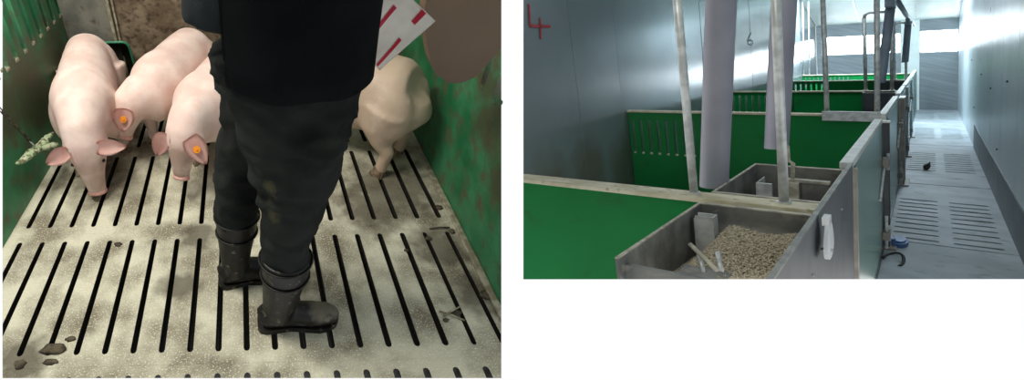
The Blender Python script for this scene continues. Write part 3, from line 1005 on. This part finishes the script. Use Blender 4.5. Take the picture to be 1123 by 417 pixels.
# far wall with two window strips
wf = thing('wall_far', 'grey far wall under a strip of bright windows', 'wall', R(-.7, VF, -1.5), kind='structure')
WINS = [(-1.72, -.445, -.06, .42), (-.16, .375, -.075, .45)]
bm = holes_plate([(UL, -1.5), (UR, -1.5), (UR, .9), (UL, .9)], [[(a, c), (b, c), (b, d), (a, d)] for a, b, c, d in WINS], lambda u, w_: R(u, VF, w_), lambda u, w_: R(u, VF + .1, w_))
obj('wall_sheet', bm, MT['b_far'], wf)
obj('pillar', rbox(-.44, -.165, VF - .05, VF, -1.5, .9), MT['b_ceiling'], wf)
for i, (a, b, c, d) in enumerate(WINS):
    wn = thing('window_%d' % (i + 1), ('wide', 'narrow')[i] + ' bright window strip in the far wall, ' + ('above the pens', 'above the aisle end'), 'window', R((a + b) / 2, VF, c), kind='structure') if False else thing('window_%d' % (i + 1), ('wide bright window strip in the far wall above the pens', 'short bright window strip in the far wall above the aisle end')[i], 'window', R((a + b) / 2, VF, c), kind='structure')
    m = 4 if i == 0 else 2
    for k in range(m):
        u0, u1 = a + (b - a) * k / m, a + (b - a) * (k + 1) / m
        obj('pane', rbox(u0 + .006, u1 - .006, VF + .05, VF + .055, c + .012, d - .012), MT['glow'], wn)
    fr = bmesh.new()
    for q in ((a, b, c, c + .012), (a, b, d - .012, d)):
        rbox(q[0], q[1], VF + .03, VF + .08, q[2], q[3], bm=fr)
    for k in range(m + 1):
        u = a + (b - a) * k / m
        rbox(max(a, u - .006), min(b, u + .006), VF + .03, VF + .08, c, d, bm=fr)
    obj('window_frame', fr, MT['b_ceiling'], wn)
# sloping ceiling sheets
cl = thing('ceiling', 'white sloping ceiling sheets over the pens', 'ceiling', R(-.6, 12, 1.8), kind='structure')
cw = lambda v: .72 + .22 * (VF - v) if v > 9 else .72 + .22 * (VF - 9)
us = [UL, -1.066, -.215, .345, UR]
for a, b in zip(us, us[1:]):
    for v0, v1 in ((9, VF), (-1.5, 9)):
        bm = bmesh.new()
        hexa(bm, [R(a + .006, v0, cw(v0)), R(b - .006, v0, cw(v0)), R(b - .006, v1, cw(v1)), R(a + .006, v1, cw(v1)),
                  R(a + .006, v0, cw(v0) + .04), R(b - .006, v0, cw(v0) + .04), R(b - .006, v1, cw(v1) + .04), R(a + .006, v1, cw(v1) + .04)])
        cut(bm, *CU)
        obj('ceiling_sheet', bm, MT['b_ceiling'], cl)
for u in us[1:-1]:
    bm = bmesh.new()
    v0, v1 = 9, VF
    hexa(bm, [R(u - .012, v0, cw(v0) - .012), R(u + .012, v0, cw(v0) - .012), R(u + .012, v1, cw(v1) - .012), R(u - .012, v1, cw(v1) - .012),
              R(u - .012, v0, cw(v0) + .05), R(u + .012, v0, cw(v0) + .05), R(u + .012, v1, cw(v1) + .05), R(u - .012, v1, cw(v1) + .05)])
    obj('ceiling_batten', bm, MT['gate_rail'], cl)

# pen partitions
PV = [2.28, 6.07, 9.85, 13.6, 17.4]
PL = ['green pen partition nearest the viewer, carrying the poles and the two feed troughs', 'second green pen partition with slots, behind the thick grey pipe',
      'third green pen partition, middle of the five', 'fourth green pen partition, second from the window wall', 'farthest green pen partition below the window strip']
for i, v in enumerate(PV):
    t = thing('pen_partition', PL[i], 'partition', R(-1.0, v, -1.5), 'green pen partitions')
    holes = [] if i == 0 else [slot2d(UL + .03 + .064 * k - .011, UL + .03 + .064 * k + .011, -.935, -.59) for k in range(9)]
    if i >= 2:
        holes = [slot2d(UL + .05 + .064 * k - .011, UL + .05 + .064 * k + .011, -.80, -.56) for k in range(11)]
    bm = holes_plate([(UL, -1.42), (UF - .04, -1.42), (UF - .04, -.515), (UL, -.515)], holes, lambda u, w_: R(u, v - .02, w_), lambda u, w_: R(u, v + .02, w_))
    cut(bm, *CU)
    obj('board', bm, MT['b_green'], t)
    hwid = .055 if i == 0 else .045
    obj('top_rail', rbox(UL, UF - (.012 if i == 0 else .03), v - hwid, v + hwid, -.517, -.498, bevel=.004, cuts=CU if i == 0 else ()), MT['rail'], t)
    if i:
        for k in range(9):
            if i == 1:
                obj('slot_lip', rbox(UL + .03 + .064 * k - .009, UL + .03 + .064 * k + .009, v - .024, v + .01, -.944, -.93), MT['rail'], t)
        obj('foot_plate', rbox(UF - .12, UF - .05, v - .05, v + .05, -1.5, -1.41), MT['b_post'], t)


# feed troughs
def trough(u0, u1, v0, v1, label, dark=False, wtop=-.5, wbot=-.86, th=.007, cuts=(), tv=.022, lip=0):
    t = thing('feed_trough', label, 'trough', R((u0 + u1) / 2, (v0 + v1) / 2, wbot), 'feed troughs')
    m = MT['tray_dark'] if dark else MT['tray']
    for nm, q in (('side_plate', (u0, u0 + th, v0, v1)), ('side_plate', (u1 - th, u1, v0, v1)), ('front_plate', (u0 + th, u1 - th, v0 + lip, v0 + lip + tv)), ('end_plate', (u0 + th, u1 - th, v1 - tv, v1))):
        wt0, wtop = wtop, wtop - (.03 if lip and nm == 'front_plate' else 0)
        b = rbox(q[0], q[1], q[2], q[3], wbot, wtop - .004, cuts=cuts)
        p = obj(nm, b, m, t)
        b = rbox(q[0], q[1], q[2], q[3], wtop - .004, wtop, cuts=cuts)
        obj('rim', b, MT['tray'] if nm == 'front_plate' and lip else MT['rim'], p)
        wtop = wt0
    obj('bottom_plate', rbox(u0 + th, u1 - th, v0 + tv, v1 - tv, wbot, wbot + .01, cuts=cuts), m, t)
    return t


t1 = trough(-.475, -.208, 1.40, 2.17, 'grey metal feed trough full of pellets in the foreground', cuts=CU, lip=.035)
bm = rbox(-.452, -.412, 2.0, 2.006, -.70, -.512)
rbox(-.455, -.452, 2.0, 2.05, -.70, -.522, bm=bm)
rbox(-.412, -.409, 2.0, 2.05, -.70, -.512, bm=bm)
rbox(-.455, -.409, 2.05, 2.056, -.70, -.512, bm=bm)
obj('down_spout', bm, MT['galv'], t1, label='small grey bent spout plate')
G = lambda q, r, n=10: tube([R(*x) for x in q], r, n)
obj('agitator_bar', G([(-.389, 1.66, -.511), (-.317, 1.55, -.538)], .0075), MT['rim'], t1, smooth=True)
obj('agitator_rod', G([(-.366, 1.63, -.519), (-.348, 1.58, -.566)], .007), MT['galv'], t1, smooth=True)
obj('agitator_rod', G([(-.327, 1.62, -.509), (-.313, 1.57, -.545)], .0075), MT['galv'], t1, smooth=True)
obj('agitator_plate', rbox(-.392, -.302, 1.48, 1.62, -.568, -.560, bevel=.002, cuts=CU), MT['tray'], t1)
t2 = trough(-.482, -.212, 2.36, 3.13, 'grey metal feed trough behind the nearest partition, with a white crank', cuts=CU)
bm = rbox(-.43, -.385, 2.78, 2.80, -.70, -.53)
rbox(-.43, -.427, 2.80, 2.95, -.70, -.53, bm=bm)
obj('down_spout', bm, MT['galv'], t2)
obj('cross_bar', rbox(-.375, -.235, 2.85, 2.89, -.525, -.515), MT['rim'], t2)
bm = rbox(-.36, -.315, 2.82, 2.92, -.60, -.525)
obj('spindle_block', bm, MT['rim'], t2)
obj('cross_plate', rbox(-.31, -.24, 2.86, 2.88, -.60, -.53), MT['tray'], t2)
obj('crank', G([(-.339, 2.87, -.56), (-.333, 2.87, -.448), (-.346, 2.87, -.438), (-.347, 2.87, -.375)], .0085), MT['rim'], t2, smooth=True)
t3 = trough(-.495, -.248, 9.35, 9.79, 'small dark feed trough hung on the third partition', dark=True)
trough(-.495, -.248, 13.1, 13.54, 'small dark feed trough hung on the fourth partition, farthest trough', dark=True)

# feed pellets in the front trough
rng = np.random.default_rng(3)
N = 10500
uu = rng.uniform(-.462, -.219, N * 2)
vv = rng.uniform(1.44, 2.13, N * 2)


def heap(u, v):
    w_ = -.574 - 1.1 * np.maximum(0, -.395 - u) - .9 * np.maximum(0, u + .245) - .10 * np.maximum(0, v - 1.95) * 0
    w_ = w_ + .010 * np.sin(u * 40 + v * 5) + .012 * np.exp(-((u + .29) / .05) ** 2 - ((v - 1.95) / .2) ** 2)
    return w_ - .12 * np.maximum(0, (-.40 - u)) - .06 * np.maximum(0, 1.6 - v) * (u < -.38)


keep = np.ones(len(uu), bool)
uu, vv = uu[keep][:N], vv[keep][:N]
ww = heap(uu, vv) + rng.uniform(-.007, .004, N)
bm = bmesh.new()
bmesh.ops.create_icosphere(bm, subdivisions=1, radius=1)
ico_v = np.array([v.co[:] for v in bm.verts])
ico_f = np.array([[v.index for v in f.verts] for f in bm.faces])
bm.free()
EM = np.array([EU, EV, EW]) * RS
cen = np.array(CAM) + np.stack([uu, vv, ww], 1) @ EM
rad = rng.uniform(.0030, .0042, N)
ang = rng.uniform(0, math.pi, N)
# each pellet a short stubby cylinder-like grain
base = ico_v[None] * np.array([1.2, 1.0, 1.0])
ca, sa = np.cos(ang)[:, None], np.sin(ang)[:, None]
bx = np.stack([base[..., 0] * ca - base[..., 1] * sa, base[..., 0] * sa + base[..., 1] * ca, np.broadcast_to(base[..., 2], (N, len(ico_v)))], -1)
V3 = (bx * rad[:, None, None] + cen[:, None, :]).reshape(-1, 3)
F3 = (ico_f[None] + (np.arange(N) * len(ico_v))[:, None, None]).reshape(-1, 3)
# bed of feed under the loose pellets
gu, gv = np.meshgrid(np.linspace(-.463, -.218, 30), np.linspace(1.435, 2.135, 40), indexing='ij')
gw = heap(gu, gv) - .009
gp = np.array(CAM) + np.stack([gu, gv, gw], -1).reshape(-1, 3) @ EM
gi = np.arange(30 * 40).reshape(30, 40)
gf = np.stack([gi[:-1, :-1], gi[1:, :-1], gi[1:, 1:], gi[:-1, 1:]], -1).reshape(-1, 4)
me = bpy.data.meshes.new('feed_pellets')
off = len(V3)
me.from_pydata(np.concatenate([V3, gp]).tolist(), [], F3.tolist() + (gf + off).tolist())
bm = bmesh.new()
bm.from_mesh(me)
cut(bm, 'B_front')
tag(obj('feed_pellets', bm, MT['pellet']), 'heap of beige feed pellets filling the front trough', 'feed', kind='stuff')


# pole frames over the troughs, drop pipes, feed line
def frame(v, u0, u1, wt, label, r, plate=True, top=True):
    t = thing('pole_frame', label, 'frame', R((u0 + u1) / 2, v, -.498), 'pole frames on the partitions')
    for u in (u0, u1):
        obj('pole', G([(u, v, -.497), (u + (-.006 if u == u0 else .004), v, wt - .06)], r, 14), MT['galv'], t, smooth=True)
    if top:
        obj('top_bar', G([(u0 - .006, v, wt - .06), (u0 + .004, v, wt - .02), (u0 + .03, v, wt), (u1 - .03, v, wt), (u1 - .003, v, wt - .02), (u1 + .004, v, wt - .06)], r, 14), MT['galv'], t, smooth=True)
    if plate:
        obj('base_bar', rbox(u0 - .02, u1 + .02, v - .10, v - .06, -.55, -.472, bevel=.004), MT['galv'], t)
        for u in (u0, u1):
            obj('bracket', rbox(u - .012, u + .012, v - .06, v + .02, -.52, -.48), MT['galv'], t)
    else:
        for u in (u0, u1):
            obj('foot', G([(u, v, -.4985), (u, v, -.490)], r * 1.5, 14), MT['galv'], t)
    return t


frame(2.28, -.512, -.289, .62, 'tall pair of galvanised poles standing on the nearest partition rail', .0165, plate=False)
frame(6.07, -.505, -.248, .62, 'galvanised pole frame with a flat bottom bar on the second partition', .020)
frame(9.85, -.492, -.287, .48, 'galvanised pole frame with rounded top on the third partition', .021, plate=False)
frame(13.6, -.365, -.25, .46, 'small far pole frame on the fourth partition', .021, plate=False)


def pipe(a, b, r, m, label, wall=.85):
    A, B = R(*a), R(*b)
    d = (B - A).normalized()
    bm = bmesh.new()
    s1 = d.orthogonal().normalized()
    s2 = d.cross(s1)
    n = 28
    ring = lambda c, rr_: [bm.verts.new(c + rr_ * (math.cos(2 * math.pi * k / n) * s1 + math.sin(2 * math.pi * k / n) * s2)) for k in range(n)]
    o0, o1, i0, i1 = ring(A, r), ring(B, r), ring(A, r * wall), ring(B, r * wall)
    for p, q in ((o0, o1), (o1, i1), (i1, i0), (i0, o0)):
        for k in range(n):
            bm.faces.new((p[k], p[(k + 1) % n], q[(k + 1) % n], q[k]))
    return obj('drop_pipe', bm, MT[m], None, smooth=False), label


def drop(a, b, r, m, label, collar=True):
    t = thing('drop_pipe', label, 'pipe', R(*b), 'feed drop pipes')
    o, _ = pipe(a, b, r, m, label)
    WORG.pop(o.name, None)
    me = o.data
    loc = o.location.copy()
    bpy.data.objects.remove(o, do_unlink=True)
    for v in me.vertices:
        v.co += loc
    p = obj('tube', me, MT[m], t, smooth=True)
    mod = p.modifiers.new('edges', 'EDGE_SPLIT')
    if collar:
        A, B = R(*a), R(*b)
        obj('collar', tube([A + (B - A) * .0, A + (B - A) * .05], r * 1.12, 24), MT[m], t)


drop((-.455, 2.6, .36), (-.522, 2.6, -.525), .0605, 'pvc', 'thick grey plastic drop pipe ending just above the nearest partition rail')
drop((-.395, 3.4, .36), (-.448, 3.4, -.455), .058, 'pvc', 'grey plastic drop pipe behind the galvanised pole, shorter than the nearest')
drop((-.275, 9.6, .66), (-.363, 9.6, -.385), .052, 'pvc_dark', 'dark leaning drop pipe in front of the bright window')
drop((-.222, 13.4, .47), (-.256, 13.4, -.20), .05, 'pvc_dark', 'farthest bluish drop pipe beside the far pillar')
fe = thing('feed_line', 'grey feed auger line under the ceiling with pipe junctions', 'pipe', R(-.25, 9, .5))
obj('auger_tube', G([(-.285, 8.6, .72), (-.235, 13.4, .55), (-.20, 17.2, .52)], .035, 14), MT['pvc_dark'], fe, smooth=True)
obj('junction', rbox(-.325, -.25, 9.4, 9.8, .50, .62, bevel=.02), MT['pvc_dark'], fe)
obj('junction', rbox(-.25, -.20, 13.25, 13.6, .42, .52, bevel=.02), MT['pvc_dark'], fe)
for u, lb in ((-1.79, 'thin hanging rod by the far left wall, the left one'), (-1.70, 'thin hanging rod by the far left wall, the right one')):
    t = thing('hanging_rod', lb, 'rod', R(u, 17.4, -.49), 'hanging rods')
    obj('rod', G([(u, 17.4, -.497), (u + .02, 17.4, 1.2)], .016, 10), MT['galv'], t, smooth=True)
    obj('clamp', G([(u, 17.4, -.15), (u, 17.4, -.12)], .026, 10), MT['galv'], t)

# aisle fence: dark trough skirt, then gates
sk = thing('trough_skirt', 'dark grey sheet skirt beside the troughs, facing the aisle', 'panel', R(-.2, 2.4, -1.5))
obj('sheet', rbox(-.207, -.200, 1.35, 3.22, -1.5, -.488, cuts=CU), MT['tray_dark'], sk)
obj('edge_strip', rbox(-.209, -.198, 1.35, 3.22, -.488, -.482, cuts=CU), MT['tray'], sk)
for v, w_ in ((2.75, -.60), (1.98, -.645)):
    bm = bmesh.new()
    bmesh.ops.create_cone(bm, cap_ends=True, segments=10, radius1=.006, radius2=.005, depth=.006, matrix=Matrix.Translation(R(-.1985, v, w_)) @ EU.to_track_quat('Z', 'Y').to_matrix().to_4x4())
    obj('bolt', bm, MT['rim'], sk)
lt = thing('latch_disc', 'white oval plastic latch plate on the trough skirt', 'latch', R(-.19, 2.12, -.63))
loop = [(2.12 + .075 * math.cos(a) - .03 * math.sin(a) * math.cos(a), -.562 + .062 * math.sin(a)) for a in [2 * math.pi * k / 24 for k in range(24)]]
obj('plate', holes_plate(loop, [], lambda v, w_: R(-.176, v, w_), lambda v, w_: R(-.184, v, w_)), MT['white_disc'], lt)
obj('tab', rbox(-.19, -.176, 2.09, 2.15, -.515, -.49), MT['white_disc'], lt)
obj('pivot', G([(-.196, 2.12, -.60), (-.172, 2.12, -.60)], .008), MT['galv'], lt)

gl = [(3.24, 5.50, 'nearest aisle gate with a green glossy sheet and silver top rail'), (5.98, 8.40, 'second aisle gate from the viewer'),
      (8.95, 10.9, 'third aisle gate, just past the brown post'), (11.1, 13.4, 'fourth aisle gate toward the far wall'), (13.6, 16.2, 'fifth aisle gate toward the far wall'), (16.4, 19.6, 'farthest aisle gate at the end of the aisle')]
for i, (v0, v1, lb) in enumerate(gl):
    t = thing('aisle_gate', lb, 'gate', R(-.22, (v0 + v1) / 2, -1.45), 'gates along the aisle')
    obj('gap_strip', rbox(-.215, -.198, v0 + .06, v0 + .16, -1.43, -.53, cuts=CU if i == 0 else ()), MT['dark'], t)  # dark strip painting the shaded gap between post and sheet
    obj('gate_sheet', rbox(-.222, -.202, v0 + .16, v1 - .04, -1.43, -.515, cuts=CU if i == 0 else ()), MT['gate'], t)
    obj('top_rail', rbox(-.238, -.202, v0, v1, -.515, -.485, bevel=.004), MT['gate_rail'], t)
    obj('end_post', rbox(-.234, -.190 if i == 0 else -.202, v0, v0 + .06, -1.46, -.515, cuts=CU if i == 0 else ()), MT['b_post'] if i == 0 else MT['gate_rail'], t)
    obj('end_post', rbox(-.230, -.200, v1 - .05, v1, -1.46, -.515), MT['tray_dark'], t)
    if i < 4:
        for w_ in (-.80, -1.35):
            h = obj('hinge', rbox(-.202, -.17, v1 - .12, v1 + .05, w_ - .03, w_ + .03, bevel=.006), MT['b_post'], t)
            obj('hinge_pin', G([(-.178, v1, w_ - .06), (-.178, v1, w_ + .06)], .012), MT['galv'], h)
        obj('latch_bar', G([(-.195, v1 - .5, -1.0), (-.19, v1 - .02, -.78)], .009), MT['galv'], t)
        obj('drop_bolt', G([(-.185, v1 - .08, -1.45), (-.185, v1 - .08, -1.2)], .012), MT['galv'], t)
pp = [(5.6, 5.68, -.205, .03, 'thin dark post between the first two aisle gates', 'tray_dark'), (8.5, 8.9, -.20, .035, 'stout brown grey post in the aisle fence', 'b_post'),
      (10.95, 11.05, -.20, .02, 'slim post between the third and fourth aisle gates', 'galv'), (13.46, 13.55, -.20, .02, 'slim post between the fourth and fifth aisle gates', 'galv')]
for v0, v1, u, du, lb, m in pp:
    t = thing('fence_post', lb, 'post', R(u, (v0 + v1) / 2, -1.5), 'posts of the aisle fence')
    obj('post', rbox(u, u + du, v0, v1, -1.5, -.52, bevel=.005), MT[m], t)
    obj('foot_plate', rbox(u, u + du + .03, v0 - .05, v1 + .05, -1.5, -1.485), MT['b_post'], t)
    obj('cap', rbox(u - .003, u + du + .003, v0 - .01, v1 + .01, -.52, -.508), MT['gate_rail'], t)

# things on the aisle floor
bl = thing('blue_lid', 'blue plastic lid lying by the nearest aisle gate', 'lid', R(-.165, 5.72, -1.5))
loop = [(-.135 + .042 * math.cos(a), 5.80 + .14 * math.sin(a)) for a in [2 * math.pi * k / 24 for k in range(24)]]
obj('disc', holes_plate(loop, [], lambda u, v: R(u, v, -1.47), lambda u, v: R(u, v, -1.499)), MT['blue'], bl)
loop = [(-.135 + .03 * math.cos(a), 5.80 + .095 * math.sin(a)) for a in [2 * math.pi * k / 24 for k in range(24)]]
obj('raised_centre', holes_plate(loop, [], lambda u, v: R(u, v, -1.458), lambda u, v: R(u, v, -1.47)), MT['blue'], bl)
obj('knob', G([(-.16, 5.66, -1.5), (-.16, 5.66, -1.43)], .015), MT['blue'], bl)
pts = [R(-.15 + .045 * math.cos(a), 5.28 + .17 * math.sin(a), -1.488 + .01 * math.sin(a * 2)) for a in [-.9 + 4.2 * k / 24 for k in range(25)]]
tag(obj('hose_loop', tube(pts, .011, 8), MT['black_rub'], smooth=True), 'dark curl of hose on the floor by the nearest aisle gate', 'hose')
bm = bmesh.new()
bmesh.ops.create_icosphere(bm, subdivisions=3, radius=1)
for v in bm.verts:
    k = 1 + .4 * noise.noise(v.co * 1.6)
    q = v.co * k
    v.co = R(-.018 + q.x * .030, 9.84 + q.y * .09, -1.499 + max(0, q.z * .5 + .25) * .10 + max(0, q.x) * .05)
tag(obj('dark_lump', bm, MT['black_rub'], smooth=True), 'small dark lump lying on the aisle drain slots', 'lump')
